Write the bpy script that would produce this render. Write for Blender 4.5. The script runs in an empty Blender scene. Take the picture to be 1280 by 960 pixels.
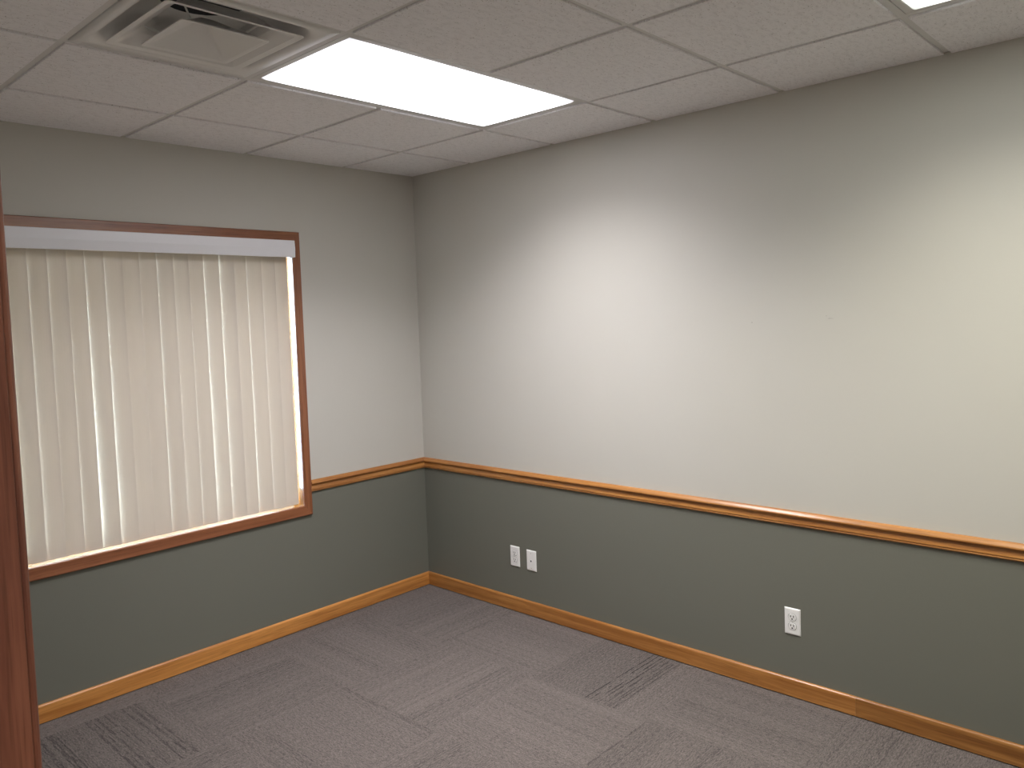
import bpy, bmesh, math, random
from mathutils import Vector, Matrix
random.seed(7)
S = bpy.context.scene
COL = S.collection
# ------------------------------------------------------------------ view
S.view_settings.view_transform = 'Standard'
S.view_settings.look = 'None'
S.view_settings.gamma = 1.0
S.view_settings.use_curve_mapping = False
S.view_settings.exposure = 0.12

# room frame: the far corner of the room is the origin, window wall on y=0,
# right wall on x=0, the room lies at x<0, y<0
H = 2.551
W = 3.05
L = 4.66
T = 0.6096
GX = -0.5125          # a ceiling grid line
GY = -0.5020
RAIL = 0.777          # paint changes colour behind the chair rail

# ------------------------------------------------------------------ materials
def srgb(r, g, b):
    def f(c):
        c /= 255.0
        return c / 12.92 if c <= 0.04045 else ((c + 0.055) / 1.055) ** 2.4
    return (f(r), f(g), f(b), 1)

def new_mat(name):
    m = bpy.data.materials.new(name)
    m.use_nodes = True
    nt = m.node_tree
    b = nt.nodes['Principled BSDF']
    return m, nt, b

def N(nt, typ, **kw):
    n = nt.nodes.new(typ)
    for k, v in kw.items():
        if k.startswith('i_'):
            n.inputs[k[2:]].default_value = v
        else:
            setattr(n, k, v)
    return n

def lk(nt, a, b):
    nt.links.new(a, b)

def plain(name, col, rough=0.5, spec=0.5, metal=0.0, noise=0.0, scale=40, bump=0.0):
    m, nt, b = new_mat(name)
    b.inputs['Base Color'].default_value = (*col, 1)
    b.inputs['Roughness'].default_value = rough
    b.inputs['Specular IOR Level'].default_value = spec
    b.inputs['Metallic'].default_value = metal
    if noise or bump:
        tc = N(nt, 'ShaderNodeTexCoord')
        nz = N(nt, 'ShaderNodeTexNoise', i_Scale=scale, i_Detail=4.0)
        lk(nt, tc.outputs['Object'], nz.inputs['Vector'])
        if noise:
            mx = N(nt, 'ShaderNodeMix', data_type='RGBA')
            mx.inputs['A'].default_value = (*[c * (1 - noise) for c in col], 1)
            mx.inputs['B'].default_value = (*[min(1, c * (1 + noise)) for c in col], 1)
            lk(nt, nz.outputs['Fac'], mx.inputs['Factor'])
            lk(nt, mx.outputs['Result'], b.inputs['Base Color'])
        if bump:
            bp = N(nt, 'ShaderNodeBump', i_Strength=bump, i_Distance=0.002)
            lk(nt, nz.outputs['Fac'], bp.inputs['Height'])
            lk(nt, bp.outputs['Normal'], b.inputs['Normal'])
    return m

def wood(name, light, dark, axis, rough=0.35, coat=0.3, scale=1.0, contrast=1.0):
    """oak: long streaks and pores running along one axis"""
    m, nt, b = new_mat(name)
    tc = N(nt, 'ShaderNodeTexCoord')
    mp = N(nt, 'ShaderNodeMapping')
    sc = [38 * scale] * 3
    sc['xyz'.index(axis)] = 1.6 * scale
    mp.inputs['Scale'].default_value = sc
    lk(nt, tc.outputs['Object'], mp.inputs['Vector'])
    n1 = N(nt, 'ShaderNodeTexNoise', i_Scale=1.0, i_Detail=5.0, i_Roughness=0.6, i_Distortion=0.6)
    lk(nt, mp.outputs['Vector'], n1.inputs['Vector'])
    mp2 = N(nt, 'ShaderNodeMapping')
    sc2 = [260 * scale] * 3
    sc2['xyz'.index(axis)] = 9 * scale
    mp2.inputs['Scale'].default_value = sc2
    lk(nt, tc.outputs['Object'], mp2.inputs['Vector'])
    n2 = N(nt, 'ShaderNodeTexNoise', i_Scale=1.0, i_Detail=2.0)
    lk(nt, mp2.outputs['Vector'], n2.inputs['Vector'])
    r1 = N(nt, 'ShaderNodeValToRGB')
    r1.color_ramp.elements[0].position = 0.36
    r1.color_ramp.elements[0].color = (*[d + (l - d) * (1 - contrast) for l, d in zip(light, dark)], 1)
    r1.color_ramp.elements[1].position = 0.62
    r1.color_ramp.elements[1].color = (*light, 1)
    lk(nt, n1.outputs['Fac'], r1.inputs['Fac'])
    r2 = N(nt, 'ShaderNodeValToRGB')
    r2.color_ramp.elements[0].position = 0.30
    r2.color_ramp.elements[0].color = (0.6, 0.55, 0.5, 1)
    r2.color_ramp.elements[1].position = 0.46
    r2.color_ramp.elements[1].color = (1, 1, 1, 1)
    lk(nt, n2.outputs['Fac'], r2.inputs['Fac'])
    mx = N(nt, 'ShaderNodeMix', data_type='RGBA', blend_type='MULTIPLY')
    mx.inputs['Factor'].default_value = 0.7 * contrast
    lk(nt, r1.outputs['Color'], mx.inputs['A'])
    lk(nt, r2.outputs['Color'], mx.inputs['B'])
    lk(nt, mx.outputs['Result'], b.inputs['Base Color'])
    b.inputs['Roughness'].default_value = rough
    b.inputs['Coat Weight'].default_value = coat
    b.inputs['Coat Roughness'].default_value = 0.15
    return m

def paint(name, col, rough, bump=0.05):
    m, nt, b = new_mat(name)
    tc = N(nt, 'ShaderNodeTexCoord')
    nz = N(nt, 'ShaderNodeTexNoise', i_Scale=3.0, i_Detail=3.0)
    lk(nt, tc.outputs['Object'], nz.inputs['Vector'])
    mx = N(nt, 'ShaderNodeMix', data_type='RGBA')
    mx.inputs['A'].default_value = (*[c * 0.985 for c in col], 1)
    mx.inputs['B'].default_value = (*[c * 1.015 for c in col], 1)
    lk(nt, nz.outputs['Fac'], mx.inputs['Factor'])
    lk(nt, mx.outputs['Result'], b.inputs['Base Color'])
    n2 = N(nt, 'ShaderNodeTexNoise', i_Scale=220.0, i_Detail=2.0)
    lk(nt, tc.outputs['Object'], n2.inputs['Vector'])
    bp = N(nt, 'ShaderNodeBump', i_Strength=bump, i_Distance=0.001)
    lk(nt, n2.outputs['Fac'], bp.inputs['Height'])
    lk(nt, bp.outputs['Normal'], b.inputs['Normal'])
    b.inputs['Roughness'].default_value = rough
    b.inputs['Specular IOR Level'].default_value = 0.35
    return m

def emitter(name, col, strength, x0, x1, y0, y1):
    """a prismatic lens over tubes: full in the middle, weaker along its rim"""
    m = bpy.data.materials.new(name)
    m.use_nodes = True
    nt = m.node_tree
    nt.nodes.clear()
    out = N(nt, 'ShaderNodeOutputMaterial')
    em = N(nt, 'ShaderNodeEmission')
    em.inputs['Color'].default_value = (*col, 1)
    tc = N(nt, 'ShaderNodeTexCoord')
    sp = N(nt, 'ShaderNodeSeparateXYZ')
    lk(nt, tc.outputs['Object'], sp.inputs[0])
    fac = None
    for ax, a, bb, fall in (('X', x0, x1, 0.16), ('Y', y0, y1, 0.12)):
        c, h = (a + bb) / 2, (bb - a) / 2
        s1 = N(nt, 'ShaderNodeMath', operation='SUBTRACT'); s1.inputs[1].default_value = c
        lk(nt, sp.outputs[ax], s1.inputs[0])
        ab = N(nt, 'ShaderNodeMath', operation='ABSOLUTE'); lk(nt, s1.outputs[0], ab.inputs[0])
        mr = N(nt, 'ShaderNodeMapRange', interpolation_type='SMOOTHSTEP')
        mr.inputs['From Min'].default_value = h
        mr.inputs['From Max'].default_value = h - fall
        mr.inputs['To Min'].default_value = 0.32
        mr.inputs['To Max'].default_value = 1.0
        lk(nt, ab.outputs[0], mr.inputs['Value'])
        if fac is None:
            fac = mr.outputs[0]
        else:
            mu = N(nt, 'ShaderNodeMath', operation='MULTIPLY')
            lk(nt, fac, mu.inputs[0]); lk(nt, mr.outputs[0], mu.inputs[1])
            fac = mu.outputs[0]
    st = N(nt, 'ShaderNodeMath', operation='MULTIPLY'); st.inputs[1].default_value = strength
    lk(nt, fac, st.inputs[0])
    lk(nt, st.outputs[0], em.inputs['Strength'])
    lk(nt, em.outputs[0], out.inputs['Surface'])
    return m

UP = (0.575, 0.560, 0.510)
LO = (0.170, 0.172, 0.143)
M = {}
M['paint_up'] = paint('paint_upper_greige', UP, 0.55)
M['paint_lo'] = paint('paint_lower_sage', LO, 0.45)
OAK_L, OAK_D = (0.52, 0.235, 0.062), (0.34, 0.130, 0.028)
RED_L, RED_D = (0.335, 0.128, 0.056), (0.215, 0.072, 0.030)
for ax in 'xyz':
    M['oak_' + ax] = wood('golden_oak_' + ax, OAK_L, OAK_D, ax)
    M['red_' + ax] = wood('red_oak_' + ax, RED_L, RED_D, ax, rough=0.3, coat=0.4)
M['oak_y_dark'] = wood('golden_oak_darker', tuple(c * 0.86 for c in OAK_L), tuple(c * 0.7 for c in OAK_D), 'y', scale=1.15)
M['jamb'] = wood('door_oak', (0.30, 0.112, 0.062), (0.155, 0.046, 0.026), 'z', rough=0.45, coat=0.15, scale=1.3)
M['white_plastic'] = plain('white_plastic', (0.87, 0.865, 0.85), 0.35)
M['white_receptacle'] = plain('white_receptacle', (0.88, 0.875, 0.86), 0.3)
M['dark'] = plain('dark_slot', (0.012, 0.011, 0.011), 0.6)
M['screw'] = plain('painted_screw', (0.62, 0.61, 0.59), 0.35, metal=0.2)
M['vinyl'] = plain('white_vinyl', (0.78, 0.78, 0.77), 0.4)
M['valance'] = plain('valance_white', (0.86, 0.86, 0.90), 0.4)
M['metal_white'] = plain('white_enamel', (0.66, 0.65, 0.63), 0.4)
M['tee'] = plain('white_tee', (0.70, 0.69, 0.68), 0.45)
M['enamel_vent'] = plain('vent_enamel', (0.80, 0.795, 0.78), 0.28)
M['duct'] = plain('duct_dark_metal', (0.10, 0.105, 0.12), 0.45, metal=0.4)
M['hall_wall'] = paint('hall_paint', (0.55, 0.52, 0.47), 0.6)
M['ground'] = plain('pale_gravel', (0.42, 0.41, 0.39), 0.9, noise=0.25, scale=25)

# ceiling panel: pale mineral fibre with soft directional fissures
m, nt, b = new_mat('mineral_fibre')
tc = N(nt, 'ShaderNodeTexCoord')
mp = N(nt, 'ShaderNodeMapping'); mp.inputs['Scale'].default_value = (28, 70, 40)
lk(nt, tc.outputs['Object'], mp.inputs['Vector'])
nz = N(nt, 'ShaderNodeTexNoise', i_Scale=1.0, i_Detail=6.0, i_Roughness=0.65)
lk(nt, mp.outputs['Vector'], nz.inputs['Vector'])
rp = N(nt, 'ShaderNodeValToRGB')
rp.color_ramp.elements[0].position = 0.30; rp.color_ramp.elements[0].color = (0.80, 0.79, 0.81, 1)
rp.color_ramp.elements[1].position = 0.52; rp.color_ramp.elements[1].color = (0.92, 0.91, 0.93, 1)
lk(nt, nz.outputs['Fac'], rp.inputs['Fac'])
vo = N(nt, 'ShaderNodeTexNoise', i_Scale=170.0, i_Detail=1.0)
lk(nt, tc.outputs['Object'], vo.inputs['Vector'])
r2 = N(nt, 'ShaderNodeValToRGB')
r2.color_ramp.elements[0].position = 0.27; r2.color_ramp.elements[0].color = (0.62, 0.6, 0.58, 1)
r2.color_ramp.elements[1].position = 0.33; r2.color_ramp.elements[1].color = (1, 1, 1, 1)
lk(nt, vo.outputs['Fac'], r2.inputs['Fac'])
mx = N(nt, 'ShaderNodeMix', data_type='RGBA', blend_type='MULTIPLY'); mx.inputs['Factor'].default_value = 1
lk(nt, rp.outputs['Color'], mx.inputs['A']); lk(nt, r2.outputs['Color'], mx.inputs['B'])
lk(nt, mx.outputs['Result'], b.inputs['Base Color'])
bp = N(nt, 'ShaderNodeBump', i_Strength=0.25, i_Distance=0.002)
lk(nt, nz.outputs['Fac'], bp.inputs['Height']); lk(nt, bp.outputs['Normal'], b.inputs['Normal'])
b.inputs['Roughness'].default_value = 0.9
b.inputs['Specular IOR Level'].default_value = 0.2
M['tile'] = m

# blind slat: PVC that lets a little daylight through
m = bpy.data.materials.new('slat_vinyl'); m.use_nodes = True
nt = m.node_tree; nt.nodes.clear()
out = N(nt, 'ShaderNodeOutputMaterial')
df = N(nt, 'ShaderNodeBsdfDiffuse'); df.inputs['Color'].default_value = (0.76, 0.69, 0.60, 1)
tr = N(nt, 'ShaderNodeBsdfTranslucent'); tr.inputs['Color'].default_value = (0.80, 0.66, 0.50, 1)
gl = N(nt, 'ShaderNodeBsdfGlossy'); gl.inputs['Roughness'].default_value = 0.35
m1 = N(nt, 'ShaderNodeMixShader'); m1.inputs[0].default_value = 0.08
lk(nt, df.outputs[0], m1.inputs[1]); lk(nt, tr.outputs[0], m1.inputs[2])
m2 = N(nt, 'ShaderNodeMixShader'); m2.inputs[0].default_value = 0.04
lk(nt, m1.outputs[0], m2.inputs[1]); lk(nt, gl.outputs[0], m2.inputs[2])
lk(nt, m2.outputs[0], out.inputs['Surface'])
M['slat'] = m

# window glass
m = bpy.data.materials.new('window_glass'); m.use_nodes = True
nt = m.node_tree; nt.nodes.clear()
out = N(nt, 'ShaderNodeOutputMaterial')
tp = N(nt, 'ShaderNodeBsdfTransparent'); tp.inputs['Color'].default_value = (0.93, 0.96, 0.95, 1)
gl = N(nt, 'ShaderNodeBsdfGlossy'); gl.inputs['Roughness'].default_value = 0.02
fr = N(nt, 'ShaderNodeFresnel', i_IOR=1.45)
mxs = N(nt, 'ShaderNodeMixShader')
lk(nt, fr.outputs[0], mxs.inputs[0]); lk(nt, tp.outputs[0], mxs.inputs[1]); lk(nt, gl.outputs[0], mxs.inputs[2])
lk(nt, mxs.outputs[0], out.inputs['Surface'])
M['glass'] = m

# carpet: per-tile attributes drive ribs that turn a quarter from tile to tile
m, nt, b = new_mat('carpet')
uv = N(nt, 'ShaderNodeUVMap', uv_map='rib')
sp = N(nt, 'ShaderNodeSeparateXYZ'); lk(nt, uv.outputs[0], sp.inputs[0])
at = N(nt, 'ShaderNodeAttribute', attribute_name='tile')     # R tone, G strength of stripes, B seed
sa = N(nt, 'ShaderNodeSeparateColor'); lk(nt, at.outputs['Color'], sa.inputs[0])
def mth(op, a, bv=None, c=None):
    n = N(nt, 'ShaderNodeMath', operation=op)
    for k, v in enumerate((a, bv, c)):
        if v is None: continue
        if isinstance(v, (int, float)): n.inputs[k].default_value = v
        else: lk(nt, v, n.inputs[k])
    return n.outputs[0]
t = sp.outputs['Y']                       # across the ribs, metres in the tile
s_ = sp.outputs['X']
seed = mth('MULTIPLY', sa.outputs['Blue'], 97.0)
# fine ribs, each with its own tone, their edges broken by the tufts
wob = N(nt, 'ShaderNodeTexNoise', i_Scale=45.0, i_Detail=2.0)
lk(nt, uv.outputs[0], wob.inputs['Vector'])
tw = mth('ADD', t, mth('MULTIPLY', mth('SUBTRACT', wob.outputs['Fac'], 0.5), 0.005))
rib = mth('FLOOR', mth('MULTIPLY', tw, 165.0))
wn = N(nt, 'ShaderNodeTexWhiteNoise', noise_dimensions='2D')
cb = N(nt, 'ShaderNodeCombineXYZ'); lk(nt, rib, cb.inputs[0]); lk(nt, seed, cb.inputs[1])
lk(nt, cb.outputs[0], wn.inputs['Vector'])
# occasional dark pinstripes
pin = mth('GREATER_THAN', wn.outputs['Value'], 0.70)
band = N(nt, 'ShaderNodeTexNoise', noise_dimensions='1D', i_Scale=6.0, i_Detail=1.0)
lk(nt, mth('ADD', t, seed), band.inputs['W'])
bandm = N(nt, 'ShaderNodeMapRange', interpolation_type='SMOOTHSTEP')
bandm.inputs['From Min'].default_value = 0.40; bandm.inputs['From Max'].default_value = 0.62
lk(nt, band.outputs['Fac'], bandm.inputs['Value'])
dashn = N(nt, 'ShaderNodeTexNoise', i_Scale=1.0, i_Detail=2.0)
cd = N(nt, 'ShaderNodeCombineXYZ'); lk(nt, mth('MULTIPLY', s_, 14.0), cd.inputs[0]); lk(nt, mth('MULTIPLY', rib, 3.7), cd.inputs[1]); lk(nt, seed, cd.inputs[2])
lk(nt, cd.outputs[0], dashn.inputs['Vector'])
dash = N(nt, 'ShaderNodeMapRange'); dash.inputs['From Min'].default_value = 0.33; dash.inputs['From Max'].default_value = 0.55
lk(nt, dashn.outputs['Fac'], dash.inputs['Value'])
stripe = mth('MULTIPLY', mth('MULTIPLY', pin, mth('MAXIMUM', bandm.outputs[0], at.outputs['Alpha'])), mth('MULTIPLY', sa.outputs['Green'], dash.outputs[0]))
tc = N(nt, 'ShaderNodeTexCoord')
fuzz = N(nt, 'ShaderNodeTexNoise', i_Scale=230.0, i_Detail=2.0, i_Roughness=0.75)
lk(nt, tc.outputs['Object'], fuzz.inputs['Vector'])
fz2 = N(nt, 'ShaderNodeTexNoise', i_Scale=1.0, i_Detail=3.0, i_Roughness=0.7)
mpf = N(nt, 'ShaderNodeMapping'); mpf.inputs['Scale'].default_value = (50, 190, 1)
lk(nt, uv.outputs[0], mpf.inputs['Vector']); lk(nt, mpf.outputs[0], fz2.inputs['Vector'])
val = mth('ADD', mth('MULTIPLY', mth('SUBTRACT', fuzz.outputs['Fac'], 0.5), 2.6), mth('MULTIPLY', mth('SUBTRACT', fz2.outputs['Fac'], 0.5), 2.4))
val = mth('ADD', val, mth('MULTIPLY', mth('SUBTRACT', wn.outputs['Value'], 0.5), 0.28))
val = mth('ADD', val, mth('MULTIPLY', stripe, -0.8))
val = mth('ADD', mth('ADD', val, 1.0), mth('MULTIPLY', mth('SUBTRACT', sa.outputs['Red'], 0.5), 0.5))
cm = N(nt, 'ShaderNodeVectorMath', operation='SCALE')
cm.inputs[0].default_value = (0.150, 0.127, 0.118)
lk(nt, mth('MAXIMUM', val, 0.15), cm.inputs['Scale'])
lk(nt, cm.outputs[0], b.inputs['Base Color'])
b.inputs['Roughness'].default_value = 0.95
b.inputs['Specular IOR Level'].default_value = 0.1
b.inputs['Sheen Weight'].default_value = 0.15
bp = N(nt, 'ShaderNodeBump', i_Strength=0.5, i_Distance=0.003)
lk(nt, val, bp.inputs['Height']); lk(nt, bp.outputs['Normal'], b.inputs['Normal'])
M['carpet'] = m

# ------------------------------------------------------------------ mesh helpers
def link_mesh(name, bm, mats, parent=None, smooth=False):
    me = bpy.data.meshes.new(name)
    bmesh.ops.recalc_face_normals(bm, faces=bm.faces[:])
    bm.to_mesh(me); bm.free()
    for mt in (mats if isinstance(mats, (list, tuple)) else [mats]):
        me.materials.append(mt)
    if smooth:
        for p in me.polygons: p.use_smooth = True
    o = bpy.data.objects.new(name, me)
    COL.objects.link(o)
    if parent is not None:
        o.parent = parent
        o.matrix_parent_inverse = Matrix.Translation(parent.location).inverted()
    return o

def structure(o):
    o['kind'] = 'structure'
    return o

def empty(name, loc=(0, 0, 0)):
    o = bpy.data.objects.new(name, None)
    o.location = loc
    o.empty_display_size = 0.05
    COL.objects.link(o)
    return o

def thing(name, label, cat, loc, group=None):
    o = empty(name, loc)
    o['label'] = label; o['category'] = cat
    if group: o['group'] = group
    return o

def box(bm, x0, x1, y0, y1, z0, z1, mi=0):
    v = [bm.verts.new(p) for p in ((x0, y0, z0), (x1, y0, z0), (x1, y1, z0), (x0, y1, z0),
                                   (x0, y0, z1), (x1, y0, z1), (x1, y1, z1), (x0, y1, z1))]
    fs = []
    for idx in ((3, 2, 1, 0), (4, 5, 6, 7), (0, 1, 5, 4), (1, 2, 6, 5), (2, 3, 7, 6), (3, 0, 4, 7)):
        f = bm.faces.new([v[i] for i in idx]); f.material_index = mi; fs.append(f)
    return fs

def bbox(x0, x1, y0, y1, z0, z1, bev=0.0, seg=2):
    bm = bmesh.new()
    box(bm, x0, x1, y0, y1, z0, z1)
    if bev:
        bmesh.ops.bevel(bm, geom=bm.edges[:], offset=bev, segments=seg, profile=0.5, affect='EDGES')
    return bm

def loft(bm, rings, cap0=True, cap1=True, closed=True, mi=0):
    rv = [[bm.verts.new(p) for p in r] for r in rings]
    n = len(rv[0])
    for a, c in zip(rv[:-1], rv[1:]):
        for i in range(n if closed else n - 1):
            j = (i + 1) % n
            f = bm.faces.new((a[i], a[j], c[j], c[i])); f.material_index = mi
    if cap0: bm.faces.new(rv[0][::-1]).material_index = mi
    if cap1: bm.faces.new(rv[-1]).material_index = mi
    return rv

# ------------------------------------------------------------------ setting: floor
bm = bmesh.new()
uvl = bm.loops.layers.uv.new('rib')
cl = bm.loops.layers.float_color.new('tile')
CT = 0.61
X0, Y0 = -0.57, -0.14
# tiles with bold pinstripes: bands across the ribs as (from, to, tone, strength, force)
special = {(0, 2): [(0, .16, .47, .2, 0), (.16, .225, .40, .9, .8), (.225, .33, .40, 1.2, 1), (.33, .56, .37, .45, .6), (.56, .61, .40, .9, 1)],
           (-1, 3): [(0, .33, .47, .6, .7), (.33, .50, .46, .5, .4), (.50, .61, .44, .6, 1)],
           (-3, 0): [(0, .27, .38, .8, .5), (.27, .53, .38, .75, 1), (.53, .61, .48, .2, 0)],
           (-2, 1): [(0, .3, .5, .45, .4), (.3, .61, .5, .5, .3)],
           (0, 4): [(0, .61, .46, .6, .5)], (-1, 2): [(0, .61, .54, .35, .2)]}
for ix in range(-6, 1):
    for iy in range(-1, 9):
        xa, xb = X0 + ix * CT, X0 + (ix + 1) * CT
        yb, ya = Y0 - iy * CT, Y0 - (iy + 1) * CT
        along_x = (ix + iy) % 2 == 0
        sd = random.random()
        bands = special.get((ix, iy), [(0, CT, 0.5 + random.uniform(-0.07, 0.07), random.choice((0.2, 0.35, 0.55)), 0)])
        for t0, t1, tone, amp, force in bands:
            if along_x: px0, px1, py0, py1 = xa, xb, ya + t0, ya + t1
            else: px0, px1, py0, py1 = xa + t0, xa + t1, ya, yb
            px0, px1, py0, py1 = max(px0, -W - 0.14), min(px1, 0.0), max(py0, -L), min(py1, 0.0)
            if px1 - px0 < 1e-4 or py1 - py0 < 1e-4: continue
            f = bm.faces.new([bm.verts.new(p) for p in ((px0, py0, 0), (px1, py0, 0), (px1, py1, 0), (px0, py1, 0))])
            for lp in f.loops:
                x, y = lp.vert.co.x - xa, lp.vert.co.y - ya
                lp[uvl].uv = (x, y) if along_x else (y + 3.3, x)
                lp[cl] = (tone, amp, sd, force)
fl = structure(link_mesh('floor', bm, M['carpet']))

# ------------------------------------------------------------------ setting: walls
WX0, WX1, WZ0, WZ1 = -2.33, -0.8855, 0.678, 2.118     # inner opening of the window
bm = bmesh.new()
WT = 0.16
def wall_box(bm, x0, x1, y0, y1, z0, z1):
    if z0 < RAIL < z1:
        box(bm, x0, x1, y0, y1, z0, RAIL, 1); box(bm, x0, x1, y0, y1, RAIL, z1, 0)
    else:
        box(bm, x0, x1, y0, y1, z0, z1, 1 if z1 <= RAIL else 0)
ro = 0.019
wall_box(bm, -W - 0.14, WX0 - ro, 0, WT, -0.05, 2.75)
wall_box(bm, WX1 + ro, 0.14, 0, WT, -0.05, 2.75)
wall_box(bm, WX0 - ro, WX1 + ro, 0, WT, -0.05, WZ0 - ro)
wall_box(bm, WX0 - ro, WX1 + ro, 0, WT, WZ1 + ro, 2.75)
structure(link_mesh('wall_back', bm, [M['paint_up'], M['paint_lo']]))
bm = bmesh.new(); wall_box(bm, 0, 0.14, -L - 0.14, 0, -0.05, 2.75)
wr = structure(link_mesh('wall_right', bm, [M['paint_up'], M['paint_lo']]))
bm = bmesh.new(); wall_box(bm, -W - 0.14, 0, -L - 0.14, -L, -0.05, 2.75)
structure(link_mesh('wall_front', bm, [M['paint_up'], M['paint_lo']]))
DY0, DY1, DZ = -3.915, -3.0396, 2.05                   # clear door opening
jt = 0.019
bm = bmesh.new()
wall_box(bm, -W - 0.14, -W, DY1 + jt, 0, -0.05, 2.75)
wall_box(bm, -W - 0.14, -W, -L, DY0 - jt, -0.05, 2.75)
wall_box(bm, -W - 0.14, -W, DY0 - jt, DY1 + jt, DZ + jt, 2.75)
structure(link_mesh('wall_left', bm, [M['paint_up'], M['paint_lo']]))
# small scuffs on the right wall
def blob(y, z, ry, rz, mat, name):
    bm = bmesh.new()
    ring0, ring1 = [], []
    for k in range(14):
        a = 2 * math.pi * k / 14
        r = 1 + 0.25 * math.sin(3 * a + y)
        ring0.append((0.0, y + ry * r * math.cos(a), z + rz * r * math.sin(a)))
        ring1.append((-0.0006, y + 0.7 * ry * r * math.cos(a), z + 0.7 * rz * r * math.sin(a)))
    loft(bm, [ring0, ring1], cap0=False)
    return link_mesh(name, bm, mat, wr)
M['scuff'] = plain('scuff', tuple(c * 0.72 for c in UP), 0.7)
M['scuff2'] = plain('scuff_faint', tuple(c * 0.84 for c in UP), 0.7)
blob(-2.184, 1.607, 0.003, 0.003, M['scuff'], 'scuff_mark')
blob(-2.516, 1.616, 0.011, 0.0025, M['scuff2'], 'scuff_mark')
blob(-2.500, 1.627, 0.004, 0.002, M['scuff2'], 'scuff_mark')

# hallway beyond the door, where the picture is taken from
HX = -4.75
bm = bmesh.new()
box(bm, HX - 0.1, HX, -6.2, -1.6, -0.05, 2.75)
box(bm, HX, -W - 0.14, -1.7, -1.6, -0.05, 2.75)
box(bm, HX, -W - 0.14, -6.2, -6.1, -0.05, 2.75)
box(bm, -W - 0.14, -W, -6.2, -L - 0.14, -0.05, 2.75)
structure(link_mesh('wall_hallway', bm, M['hall_wall']))
bm = bmesh.new(); box(bm, HX, -W - 0.14, -6.1, -1.7, -0.05, 0)
structure(link_mesh('floor_hallway', bm, plain('hall_carpet', (0.17, 0.14, 0.13), 0.95, noise=0.3, scale=200)))
bm = bmesh.new(); box(bm, HX, -W - 0.14, -6.1, -1.7, H, H + 0.05)
structure(link_mesh('ceiling_hallway', bm, M['tile']))

# ------------------------------------------------------------------ setting: ceiling
ceil = structure(empty('ceiling', (0, 0, H)))
bm = bmesh.new(); box(bm, -W, 0, -L, 0, 2.70, 2.75)
link_mesh('plenum_deck', bm, plain('deck_grey', (0.25, 0.25, 0.25), 0.9), ceil)
xs = [GX + k * T for k in range(-5, 2)]
ys = [GY - k * T for k in range(-1, 8)]
xs_in = sorted([x for x in xs if -W < x < 0])
ys_in = sorted([y for y in ys if -L < y < 0])
TZ = H + 0.007                                         # face of the tees, panels drop below it
LX0, LX1 = GX - 2 * T, GX                              # both light fittings span these grid lines
L1Y0, L1Y1 = GY - 2 * T, GY - T
L2Y0, L2Y1 = GY - 5 * T, GY - 4 * T
VX0, VX1 = GX - 3 * T, GX - 2 * T
VY0, VY1 = L1Y0, L1Y1
def is_taken(cx, cy):
    if LX0 < cx < LX1 and (L1Y0 < cy < L1Y1 or L2Y0 < cy < L2Y1): return True
    return VX0 < cx < VX1 and VY0 < cy < VY1
bm = bmesh.new()
tw_ = 0.012
cells_x = [-W] + xs_in + [0]
cells_y = [-L] + ys_in + [0]
for x in xs_in:
    cuts = [(-L + 0.018, -0.018)]
    if abs(x - (GX - T)) < 0.01:                       # this tee stops at the light fittings
        cuts = [(-L + 0.018, L2Y0 - tw_), (L2Y1 + tw_, L1Y0 - tw_), (L1Y1 + tw_, -0.018)]
    for d, e_ in cuts:
        box(bm, x - tw_, x + tw_, d, e_, TZ, TZ + 0.002); box(bm, x - 0.001, x + 0.001, d, e_, TZ + 0.002, TZ + 0.03)
for y in ys_in:
    for a, c in zip(cells_x[:-1], cells_x[1:]):
        a2 = a + (tw_ if a > -W else 0.018); c2 = c - (tw_ if c < 0 else 0.018)
        if abs(y - L1Y0) < 0.01 or abs(y - L1Y1) < 0.01 or abs(y - L2Y0) < 0.01 or abs(y - L2Y1) < 0.01:
            if abs(a - (GX - T)) < 0.01: a2 = a
            if abs(c - (GX - T)) < 0.01: c2 = c
        box(bm, a2, c2, y - tw_, y + tw_, TZ, TZ + 0.002); box(bm, a2, c2, y - 0.001, y + 0.001, TZ + 0.002, TZ + 0.03)
# wall angle all round
box(bm, -0.018, 0, -L, 0, TZ, TZ + 0.002); box(bm, -W, -W + 0.018, -L, 0, TZ, TZ + 0.002)
box(bm, -W + 0.018, -0.018, -0.018, 0, TZ, TZ + 0.002); box(bm, -W + 0.018, -0.018, -L, -L + 0.018, TZ, TZ + 0.002)
link_mesh('ceiling_grid', bm, M['tee'], ceil)

cxs = [-W] + xs_in + [0]
cys = [-L] + ys_in + [0]
for a, c in zip(cxs[:-1], cxs[1:]):
    for d, e in zip(cys[:-1], cys[1:]):
        if is_taken((a + c) / 2, (d + e) / 2): continue
        gap = 0.0125
        x0 = a + (gap if a > -W else 0.0); x1 = c - (gap if c < 0 else 0.0)
        y0 = d + (gap if d > -L else 0.0); y1 = e - (gap if e < 0 else 0.0)
        if x1 - x0 < 0.01 or y1 - y0 < 0.01: continue
        bm = bmesh.new()
        cvx = 0.0015
        z0 = H + random.uniform(-0.0004, 0.0004)
        def rect(o, z): return [(x0 + o, y0 + o, z), (x1 - o, y0 + o, z), (x1 - o, y1 - o, z), (x0 + o, y1 - o, z)]
        loft(bm, [rect(0, TZ + 0.012), rect(0, z0 + cvx), rect(cvx, z0)])
        link_mesh('ceiling_panel', bm, M['tile'], ceil)

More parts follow.
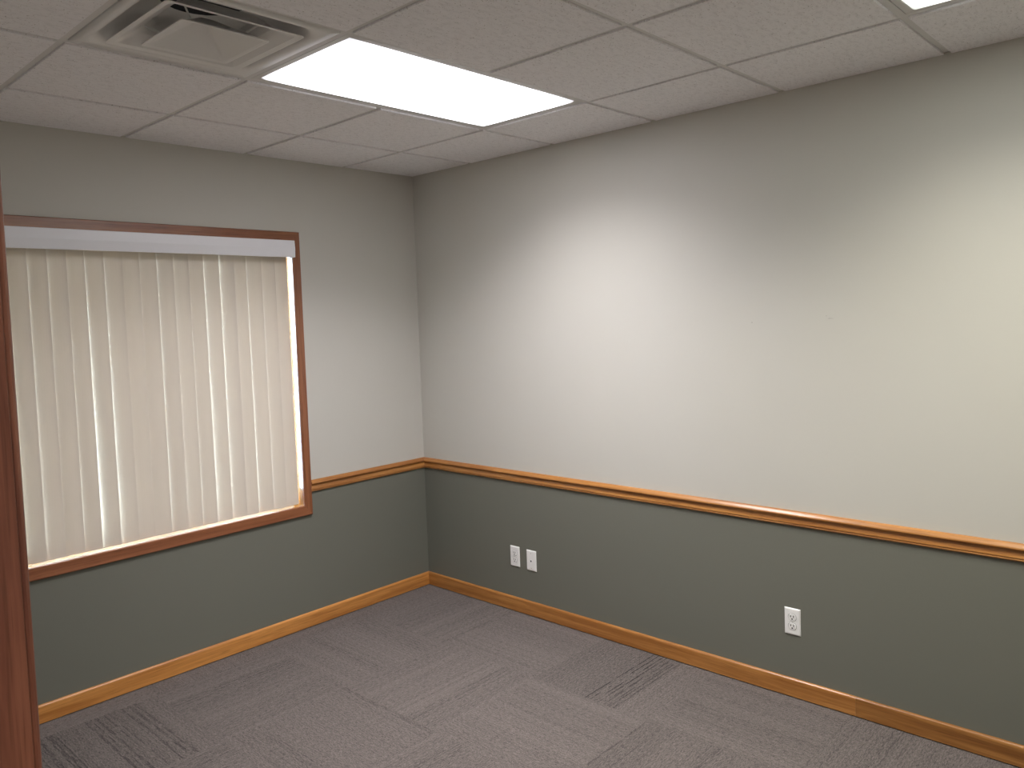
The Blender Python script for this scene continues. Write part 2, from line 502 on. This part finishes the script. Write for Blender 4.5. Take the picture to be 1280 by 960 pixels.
# ------------------------------------------------------------------ ceiling lights
def ceiling_light(label, y0, y1, mat, power, tint):
    t = thing('ceiling_light', label, 'light', ((LX0 + LX1) / 2, (y0 + y1) / 2, H), 'recessed ceiling lights')
    x0, x1 = LX0, LX1
    bm = bmesh.new()
    zf = TZ + 0.002
    def rr(o, z): return [(x0 + o, y0 + o, z), (x1 - o, y0 + o, z), (x1 - o, y1 - o, z), (x0 + o, y1 - o, z)]
    loft(bm, [rr(0.0135, zf + 0.012), rr(0.0135, zf - 0.001), rr(0.0145, zf - 0.002), rr(0.036, zf - 0.002), rr(0.039, zf - 0.0005), rr(0.039, zf + 0.006)], cap0=False, cap1=False)
    link_mesh('frame', bm, M['metal_white'], t)
    bm = bmesh.new()
    loft(bm, [rr(0.0385, zf - 0.0003), rr(0.046, H + 0.0025), rr(0.051, H - 0.0002), rr(0.058, H - 0.001)], cap0=False)
    lens = link_mesh('lens', bm, mat, t)
    bm = bmesh.new()
    loft(bm, [rr(0.03, zf + 0.012), rr(0.03, zf + 0.09)], cap0=False)
    link_mesh('housing', bm, M['metal_white'], t)
    # the lens sends most of its light downwards
    ld = bpy.data.lights.new('lens_light', 'AREA')
    ld.shape = 'RECTANGLE'
    ld.size, ld.size_y = (x1 - x0) - 0.12, (y1 - y0) - 0.12
    ld.energy = power; ld.color = tint; ld.spread = math.radians(SPREAD)
    lo = bpy.data.objects.new('lens_light', ld); COL.objects.link(lo)
    lo.parent = t; lo.location = (0, 0, -0.002)
    return t
E1, E2 = 8.6, 7.2
SPREAD = 132
P1, P2 = 25.5, 21
ceiling_light('bright lit fluorescent ceiling light with white lens beside the square air vent', L1Y0, L1Y1,
              emitter('lens_glow', (1.0, 0.975, 1.02), E1, LX0 + 0.038, LX1 - 0.038, L1Y0 + 0.038, L1Y1 - 0.038), P1, (1.0, 0.975, 1.01))
ceiling_light('lit ceiling light nearer the door, only a corner showing at the top edge', L2Y0, L2Y1,
              emitter('lens_glow_warm', (0.97, 1.0, 0.93), E2, LX0 + 0.038, LX1 - 0.038, L2Y0 + 0.038, L2Y1 - 0.038), P2, (1.0, 0.97, 0.86))

# ------------------------------------------------------------------ air vent
VC = ((VX0 + VX1) / 2, (VY0 + VY1) / 2)
vent = thing('air_vent', 'white square ceiling air vent with nested louvres beside the bright light', 'vent', (VC[0], VC[1], H))
def sq(h, z, r=0.0, n=6, cx=VC[0], cy=VC[1]):
    pts = []
    for q, (sx, sy) in enumerate(((1, 1), (-1, 1), (-1, -1), (1, -1))):
        for k in range(n + 1):
            a = math.pi / 2 * q + math.pi / 2 * k / n
            pts.append((cx + sx * (h - r) + r * math.cos(a), cy + sy * (h - r) + r * math.sin(a), z))
    return pts
def circ(r, z, n=28, off=None):
    pts = []
    m = 7
    for q in range(4):
        for k in range(m):
            a = math.pi / 2 * q + math.pi / 2 * k / (m - 1) * 0.999
            pts.append((VC[0] + r * math.cos(a), VC[1] + r * math.sin(a), z))
    return pts
zf = H + 0.003
bm = bmesh.new()
loft(bm, [sq(0.290, zf + 0.010, 0.002), sq(0.290, zf, 0.002), sq(0.262, zf, 0.004), sq(0.258, zf + 0.001, 0.05), sq(0.250, zf + 0.005, 0.075), sq(0.243, zf + 0.015, 0.085),
          sq(0.232, zf + 0.045, 0.095), sq(0.205, zf + 0.085, 0.11), circ(0.17, zf + 0.105), circ(0.128, zf + 0.112)], cap0=False, cap1=False)
link_mesh('face_panel', bm, M['enamel_vent'], vent, smooth=True)
bm = bmesh.new()
loft(bm, [circ(0.128, zf + 0.112), circ(0.126, zf + 0.17)], cap0=False)
link_mesh('duct_neck', bm, M['duct'], vent, smooth=True)
# damper blade across the neck
bm = bmesh.new(); box(bm, VC[0] - 0.125, VC[0] + 0.125, VC[1] - 0.004, VC[1] + 0.004, zf + 0.112, zf + 0.14)
link_mesh('damper_bar', bm, M['enamel_vent'], vent)
bm = bmesh.new()
th = 0.0022
loft(bm, [sq(0.120, H + 0.058, 0.035), sq(0.150, H + 0.030, 0.03), sq(0.196, H + 0.001, 0.018), sq(0.214, H - 0.003, 0.014), sq(0.216, H - 0.0055, 0.014), sq(0.213, H - 0.006, 0.014),
          sq(0.197, H - 0.0025, 0.018), sq(0.152, H + 0.026, 0.03), sq(0.121, H + 0.055, 0.035)], cap0=False, cap1=False)
link_mesh('outer_louvre', bm, M['enamel_vent'], vent, smooth=False)
bm = bmesh.new()
loft(bm, [sq(0.020, H + 0.052, 0.004), sq(0.128, H - 0.010, 0.012), sq(0.138, H - 0.0125, 0.010), sq(0.139, H - 0.016, 0.010), sq(0.136, H - 0.0165, 0.010), sq(0.127, H - 0.0135, 0.012),
          sq(0.022, H + 0.047, 0.004)])
link_mesh('centre_plaque', bm, M['enamel_vent'], vent)
bm = bmesh.new()
bmesh.ops.create_cone(bm, cap_ends=True, segments=12, radius1=0.006, radius2=0.005, depth=0.003, matrix=Matrix.Translation((VC[0], VC[1], H + 0.0457)))
link_mesh('screw', bm, plain('vent_screw', (0.28, 0.28, 0.28), 0.4, metal=0.6), vent)
for k in range(4):
    a = math.pi / 4 + k * math.pi / 2
    bm = bmesh.new()
    p0 = Vector((VC[0] + 0.125 * math.cos(a), VC[1] + 0.125 * math.sin(a), H + 0.014))
    p1 = Vector((VC[0] + 0.185 * math.cos(a), VC[1] + 0.185 * math.sin(a), H + 0.045))
    dr = (p1 - p0)
    bmesh.ops.create_cone(bm, cap_ends=True, segments=8, radius1=0.003, radius2=0.003, depth=dr.length,
                          matrix=Matrix.Translation((p0 + p1) / 2) @ dr.to_track_quat('Z', 'Y').to_matrix().to_4x4())
    link_mesh('bracket', bm, M['enamel_vent'], vent)

# ------------------------------------------------------------------ trim: baseboard and chair rail
def strip(name, prof, along, a, b_, mit_a, mit_b, mat):
    """prof: (depth, z). along 'x': against the window wall, 'y': against the right wall, '-y': against the left wall, '-x' front wall."""
    bm = bmesh.new()
    rings = []
    n = 1
    for end, mit in ((a, mit_a), (b_, mit_b)):
        r = []
        for d, z in prof:
            e = end + mit * d
            if along == 'x': r.append((e, -d, z))
            elif along == '-x': r.append((e, -L + d, z))
            elif along == 'y': r.append((-d, e, z))
            else: r.append((-W + d, e, z))
        rings.append(r)
    loft(bm, rings)
    return structure(link_mesh(name, bm, mat))
def mm(p): return [(a / 1000.0, z / 1000.0) for a, z in p]
BASE = mm([(0, 4), (11.5, 4), (12, 4.6), (12, 70), (11.5, 74), (10, 78), (7.5, 80.5), (4, 82), (0, 82.5)])
RP = [(0, 0), (5, 0), (9, 2.5), (11.5, 5), (12.2, 7), (11.2, 9.2), (8.6, 10.4), (6.8, 11.4), (7.2, 12.2), (12.2, 12.6), (13.4, 13.6), (13, 17), (11, 23), (9, 29), (8, 34),
      (8.6, 38), (11, 41), (15, 43.2), (19, 44.4), (21, 46), (21.6, 48), (20.4, 52), (17, 57), (13, 61.5), (9, 65), (7, 66), (0, 66)]
RAILP = [(d, z + 0.7445) for d, z in mm(RP)]
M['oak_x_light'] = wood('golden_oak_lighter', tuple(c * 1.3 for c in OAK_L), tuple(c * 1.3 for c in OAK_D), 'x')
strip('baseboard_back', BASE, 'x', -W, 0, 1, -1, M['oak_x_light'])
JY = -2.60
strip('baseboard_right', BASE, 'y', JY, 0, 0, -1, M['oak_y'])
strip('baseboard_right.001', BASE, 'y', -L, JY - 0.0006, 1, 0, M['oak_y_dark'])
strip('baseboard_front', BASE, '-x', -W, 0, 1, -1, M['oak_x'])
CASW = 0.060
strip('baseboard_left', BASE, '-y', DY1 + 0.005 + CASW, 0, 0, -1, M['oak_y'])
OWX0, OWX1 = WX0 - 0.050, -0.8355
strip('trim_1', RAILP, 'x', OWX1, 0, 0, -1, M['oak_x'])
strip('trim_2', RAILP, 'y', -L, 0, 1, -1, M['oak_y'])
strip('trim_3', RAILP, 'x', -W, OWX0, 1, 0, M['oak_x'])
strip('trim_4', RAILP, '-x', -W, 0, 1, -1, M['oak_x'])
strip('trim_5', RAILP, '-y', DY1 + 0.005 + CASW, 0, 0, -1, M['oak_y'])

# ------------------------------------------------------------------ window
win = structure(empty('window_1', ((WX0 + WX1) / 2, 0, WZ0)))
CW, CTK = 0.050, 0.0175
def casing_board(p_out_a, p_out_b, p_in_b, p_in_a, mat, parent, name='casing'):
    """a mitred flat board in front of y=0, its long edges eased"""
    q = [Vector((p[0], 0, p[1])) for p in (p_out_a, p_out_b, p_in_b, p_in_a)]
    bm = bmesh.new()
    def ring(off_o, off_i, y):
        vo = (q[3] - q[0]); vo2 = (q[2] - q[1])
        return [q[0] + vo * off_o + Vector((0, y, 0)), q[1] + vo2 * off_o + Vector((0, y, 0)),
                q[2] - vo2 * off_i + Vector((0, y, 0)), q[3] - vo * off_i + Vector((0, y, 0))]
    loft(bm, [ring(0, 0, 0), ring(0, 0, -CTK + 0.005), ring(0.03, 0.02, -CTK + 0.002), ring(0.08, 0.05, -CTK)])
    return link_mesh(name, bm, mat, parent)
ox0, ox1, oz0, oz1 = OWX0, OWX1, WZ0 - 0.055, 2.166
ix0, ix1, iz0, iz1 = WX0, WX1, WZ0, WZ1
casing_board((ox0, oz1), (ox1, oz1), (ix1, iz1), (ix0, iz1), M['red_x'], win)
casing_board((ox1, oz1), (ox1, oz0), (ix1, iz0), (ix1, iz1), M['red_z'], win)
casing_board((ox1, oz0), (ox0, oz0), (ix0, iz0), (ix1, iz0), M['red_x'], win)
casing_board((ox0, oz0), (ox0, oz1), (ix0, iz1), (ix0, iz0), M['red_z'], win)
M['jamb_x'] = wood('window_liner_x', OAK_L, OAK_D, 'x', rough=0.18, coat=0.9)
M['jamb_z'] = wood('window_liner_z', OAK_L, OAK_D, 'z', rough=0.18, coat=0.9)
e = ro
link_mesh('window_sill', bbox(ix0 - e, ix1 + e, -0.0005, WT, iz0 - e, iz0), M['jamb_x'], win)
link_mesh('jamb', bbox(ix0 - e, ix1 + e, -0.0005, WT, iz1, iz1 + e), M['jamb_x'], win)
link_mesh('jamb', bbox(ix1, ix1 + e, -0.0005, WT, iz0, iz1), M['jamb_z'], win)
link_mesh('jamb', bbox(ix0 - e, ix0, -0.0005, WT, iz0, iz1), M['jamb_z'], win)
# sash, meeting stile and the pane
def frame_xz(x0, x1, z0, z1, y0, y1, w):
    bm = bmesh.new()
    def r(o, y): return [(x0 + o, y, z0 + o), (x1 - o, y, z0 + o), (x1 - o, y, z1 - o), (x0 + o, y, z1 - o)]
    loft(bm, [r(0, y0), r(w - 0.004, y0), r(w, y0 + 0.004), r(w, y1), r(0, y1), r(0, y0)], cap0=False, cap1=False)
    bmesh.ops.remove_doubles(bm, verts=bm.verts[:], dist=1e-6)
    return bm
link_mesh('window_frame', frame_xz(ix0, ix1, iz0, iz1, 0.095, 0.145, 0.035), M['vinyl'], win)
xm = (ix0 + ix1) / 2
for a, c in ((ix0 + 0.035, xm + 0.02), (xm - 0.02, ix1 - 0.035)):
    yo = 0.100 if a < xm - 0.1 else 0.124
    s = link_mesh('sash', frame_xz(a, c, iz0 + 0.035, iz1 - 0.035, yo, yo + 0.018, 0.032), M['vinyl'], win)
    bm = bbox(a + 0.028, c - 0.028, yo + 0.007, yo + 0.011, iz0 + 0.063, iz1 - 0.063)
    link_mesh('pane', bm, M['glass'], s)

# ------------------------------------------------------------------ vertical blind
bl = thing('vertical_blind', 'closed beige vertical blind with white valance covering the oak-framed window', 'blind', ((ix0 + ix1) / 2, 0.015, iz1))
vx0, vx1 = ix0 + 0.006, ix1 - 0.0065
VZ0, VZ1 = 2.0265, 2.1155
VYF = -0.055
bm = bmesh.new()
pf = [(0.045, VZ1 - 0.004), (VYF + 0.004, VZ1 - 0.004), (VYF + 0.004, VZ0), (VYF + 0.0005, VZ0), (VYF, VZ0 + 0.002), (VYF - 0.003, (VZ0 + VZ1) / 2), (VYF, VZ1 - 0.002), (VYF + 0.002, VZ1), (0.045, VZ1)]
loft(bm, [[(x, y, z) for y, z in pf] for x in (vx0, vx1)])
for x in (vx0, vx1 - 0.003):
    box(bm, x, x + 0.003, VYF + 0.004, -0.005, VZ0, VZ1 - 0.004)
link_mesh('valance', bm, M['valance'], bl)
link_mesh('headrail', bbox(vx0 + 0.02, vx1 - 0.02, -0.008, 0.036, 2.077, 2.107, 0.003), M['valance'], bl)
edges = [-2.231, -2.157, -2.079, -2.001, -1.927, -1.845, -1.763, -1.686, -1.606, -1.527, -1.449, -1.375, -1.293, -1.211, -1.143, -1.056, -0.976, -0.904]
# slat turn at top and bottom (degrees): bigger turns leave more light in
top = [3, 2, 5.5, 4, 2, 3, 2, 2, 4, 5.5, 2, 4, 5.5, 6.5, 2, 2, 4, 3]
bot = [17, 14, 1.5, 3.5, 12, 15, 6, 1, 3, 13, 1.5, 14, 8, 7.5, 4.5, 7, 4, 2.5]
SW, ST, CROWN = 0.089, 0.0011, 0.0035
ZT, ZB = 2.078, 0.6895
for k, ed in enumerate(edges):
    hw = SW / 2
    cx = ed - hw
    bm = bmesh.new()
    rings = []
    nz_, nu = 14, 8
    for j in range(nz_ + 1):
        f = j / nz_
        a = math.radians(top[k] + (bot[k] - top[k]) * f)
        z = ZT + (ZB - ZT) * f
        r = []
        for side in (0, 1):
            for i in range(nu + 1):
                u = -1 + 2 * i / nu
                if side: u = -u
                lx = hw * u
                ly = CROWN * (u * u - 0.4) * 1.0 + (ST if side else 0)
                # right edge turns towards the room
                r.append((cx + lx * math.cos(a) + ly * math.sin(a), 0.015 - lx * math.sin(a) + ly * math.cos(a), z))
        rings.append(r)
    loft(bm, rings)
    link_mesh('slat', bm, M['slat'], bl, smooth=False)

# ------------------------------------------------------------------ door frame in the left wall
dr = structure(empty('door_1', (-W, (DY0 + DY1) / 2, 0)))
link_mesh('jamb', bbox(-W - 0.14, -W, DY1, DY1 + jt, 0, DZ + jt, 0.001), M['jamb'], dr)
link_mesh('jamb', bbox(-W - 0.14, -W, DY0 - jt, DY0, 0, DZ + jt, 0.001), M['jamb'], dr)
link_mesh('head_jamb', bbox(-W - 0.14, -W, DY0, DY1, DZ, DZ + jt, 0.001), M['jamb'], dr)
CP = mm([(0, 0), (0, 4), (1.2, 6), (3, 7), (8, 8.5), (20, 10), (32, 12.5), (42, 15.5), (52, 16), (57, 15), (60, 11), (60, 0)])
for side in (1, -1):
    bm = bmesh.new()
    ed = DY1 + 0.005 if side > 0 else DY0 - 0.005
    loft(bm, [[(-W + d, ed + side * w_, z + w_ * m_) for w_, d in CP] for z, m_ in ((0.0, 0), (DZ + 0.005, 1))])
    link_mesh('casing', bm, M['jamb'], dr)
bm = bmesh.new()
loft(bm, [[(-W + d, ye + s_m * w_, DZ + 0.005 + w_) for w_, d in CP] for ye, s_m in ((DY0 - 0.005, -1), (DY1 + 0.005, 1))])
link_mesh('head_casing', bm, M['red_y'], dr)

# ------------------------------------------------------------------ wall plates
def plate_base(t, yc, zc, hw=0.0345, hh=0.0575):
    bm = bmesh.new()
    def r(o, x): return [(x, yc - hw + o, zc - hh + o), (x, yc + hw - o, zc - hh + o), (x, yc + hw - o, zc + hh - o), (x, yc - hw + o, zc + hh - o)]
    loft(bm, [r(0, 0.0), r(0, -0.0022), r(0.0022, -0.0045), r(0.0055, -0.0056)])
    link_mesh('faceplate', bm, M['white_plastic'], t)
def disc(name, x0, x1, yc, zc, ry, rz, mat, parent, n=20, flat=None, sc=1.0):
    bm = bmesh.new()
    def ring(x, s):
        o = []
        for k in range(n):
            a = 2 * math.pi * k / n
            y, z = ry * s * math.cos(a), rz * s * math.sin(a)
            if flat: z = max(-flat * s, min(flat * s, z))
            o.append((x, yc + y, zc + z))
        return o
    loft(bm, [ring(x0, 1), ring(x1, sc)])
    return link_mesh(name, bm, mat, parent)
def duplex(label, yc, zc):
    t = thing('wall_outlet', label, 'outlet', (0, yc, zc), 'wall outlets and jacks')
    plate_base(t, yc, zc)
    for dz in (0.0195, -0.0195):
        z = zc + dz
        r = disc('receptacle', -0.0054, -0.0078, yc, z, 0.0172, 0.0172, M['white_receptacle'], t, 28, 0.0140, 0.96)
        for dy, hh in ((0.0062, 0.0040), (-0.0062, 0.0048)):
            bm = bmesh.new(); box(bm, -0.0080, -0.0060, yc + dy - 0.0017, yc + dy + 0.0017, z + 0.0035 - hh, z + 0.0035 + hh)
            link_mesh('slot', bm, M['dark'], r)
        disc('ground_hole', -0.0060, -0.0080, yc, z - 0.0075, 0.0033, 0.0033, M['dark'], r, 12)
        # thin shadow gap round the receptacle
        disc('gap_ring', -0.0050, -0.00575, yc, z, 0.0182, 0.0182, M['dark'], r, 28, 0.0150)
    disc('screw', -0.0054, -0.0070, yc, zc, 0.0030, 0.0030, M['screw'], t, 14)
    return t
duplex('white duplex outlet nearest the room corner, left of the jack plate', -0.7485, 0.3170)
duplex('white duplex outlet standing alone on the lower grey-green wall', -2.3425, 0.3300)
t = thing('wall_jack_plate', 'white wall plate with one dark jack hole, right of a duplex outlet', 'jack plate', (0, -0.871, 0.314), 'wall outlets and jacks')
plate_base(t, -0.871, 0.314)
disc('jack_surround', -0.0054, -0.0066, -0.871, 0.312, 0.0085, 0.0085, M['white_receptacle'], t, 20)
disc('jack_hole', -0.0060, -0.0070, -0.871, 0.312, 0.0052, 0.0052, M['dark'], t, 16)
for dz in (0.0415, -0.0415):
    disc('screw', -0.0054, -0.0066, -0.871, 0.314 + dz, 0.0032, 0.0032, M['screw'], t, 14)

# ------------------------------------------------------------------ hallway light, added out of view to brighten the door jamb
hl = thing('added_hallway_light', 'added unseen ceiling light in the hallway, brightening the door jamb', 'light', (-3.95, -5.2, H))
bm = bmesh.new(); box(bm, -4.25, -3.65, -5.8, -4.6, H - 0.02, H)
link_mesh('frame', bm, M['metal_white'], hl)
bm = bmesh.new(); bm.faces.new([bm.verts.new(p) for p in ((-4.22, -5.77, H - 0.021), (-3.68, -5.77, H - 0.021), (-3.68, -4.63, H - 0.021), (-4.22, -4.63, H - 0.021))])
link_mesh('lens', bm, emitter('added_hall_glow', (1.0, 0.95, 0.93), 27.0, -4.22, -3.68, -5.77, -4.63), hl)

# ------------------------------------------------------------------ outdoors
bm = bmesh.new(); box(bm, -40, 40, WT + 0.02, 60, -0.35, -0.25)
structure(link_mesh('ground', bm, M['ground']))
w = bpy.data.worlds.new('sky'); S.world = w
w.use_nodes = True
nt = w.node_tree; nt.nodes.clear()
wo = N(nt, 'ShaderNodeOutputWorld')
bg = N(nt, 'ShaderNodeBackground')
tc = N(nt, 'ShaderNodeTexCoord')
sx = N(nt, 'ShaderNodeSeparateXYZ'); lk(nt, tc.outputs['Generated'], sx.inputs[0])
rp = N(nt, 'ShaderNodeValToRGB')
rp.color_ramp.elements[0].position = 0.0; rp.color_ramp.elements[0].color = (0.66, 0.82, 1.0, 1)
rp.color_ramp.elements[1].position = 0.9; rp.color_ramp.elements[1].color = (0.55, 0.74, 1.0, 1)
lk(nt, sx.outputs['Z'], rp.inputs['Fac'])
lk(nt, rp.outputs['Color'], bg.inputs['Color'])
bg.inputs['Strength'].default_value = 46.0
lk(nt, bg.outputs[0], wo.inputs['Surface'])

# ------------------------------------------------------------------ camera
def cam_axes(yaw, pitch, roll):
    cy, sy = math.cos(yaw), math.sin(yaw); cp, sp_ = math.cos(pitch), math.sin(pitch)
    F = Vector((sy * cp, cy * cp, sp_)); R = Vector((cy, -sy, 0)); U = R.cross(F)
    cr, sr = math.cos(roll), math.sin(roll)
    return cr * R + sr * U, -sr * R + cr * U, F
cd_ = bpy.data.cameras.new('camera')
cam = bpy.data.objects.new('camera', cd_); COL.objects.link(cam)
R, U, F = cam_axes(0.8089, -0.0555, -0.0365)
mt = Matrix.Identity(4)
for i in range(3):
    mt[i][0], mt[i][1], mt[i][2] = R[i], U[i], -F[i]
mt[0][3], mt[1][3], mt[2][3] = -3.2275, -3.7237, 1.6698
cam.matrix_world = mt
cd_.sensor_fit = 'HORIZONTAL'; cd_.sensor_width = 36.0
cd_.lens = 984.6823 * 36.0 / 1280.0
cd_.shift_x = 21.3521 / 1280.0
cd_.shift_y = -28.8151 / 1280.0
cd_.clip_start = 0.02
S.camera = cam
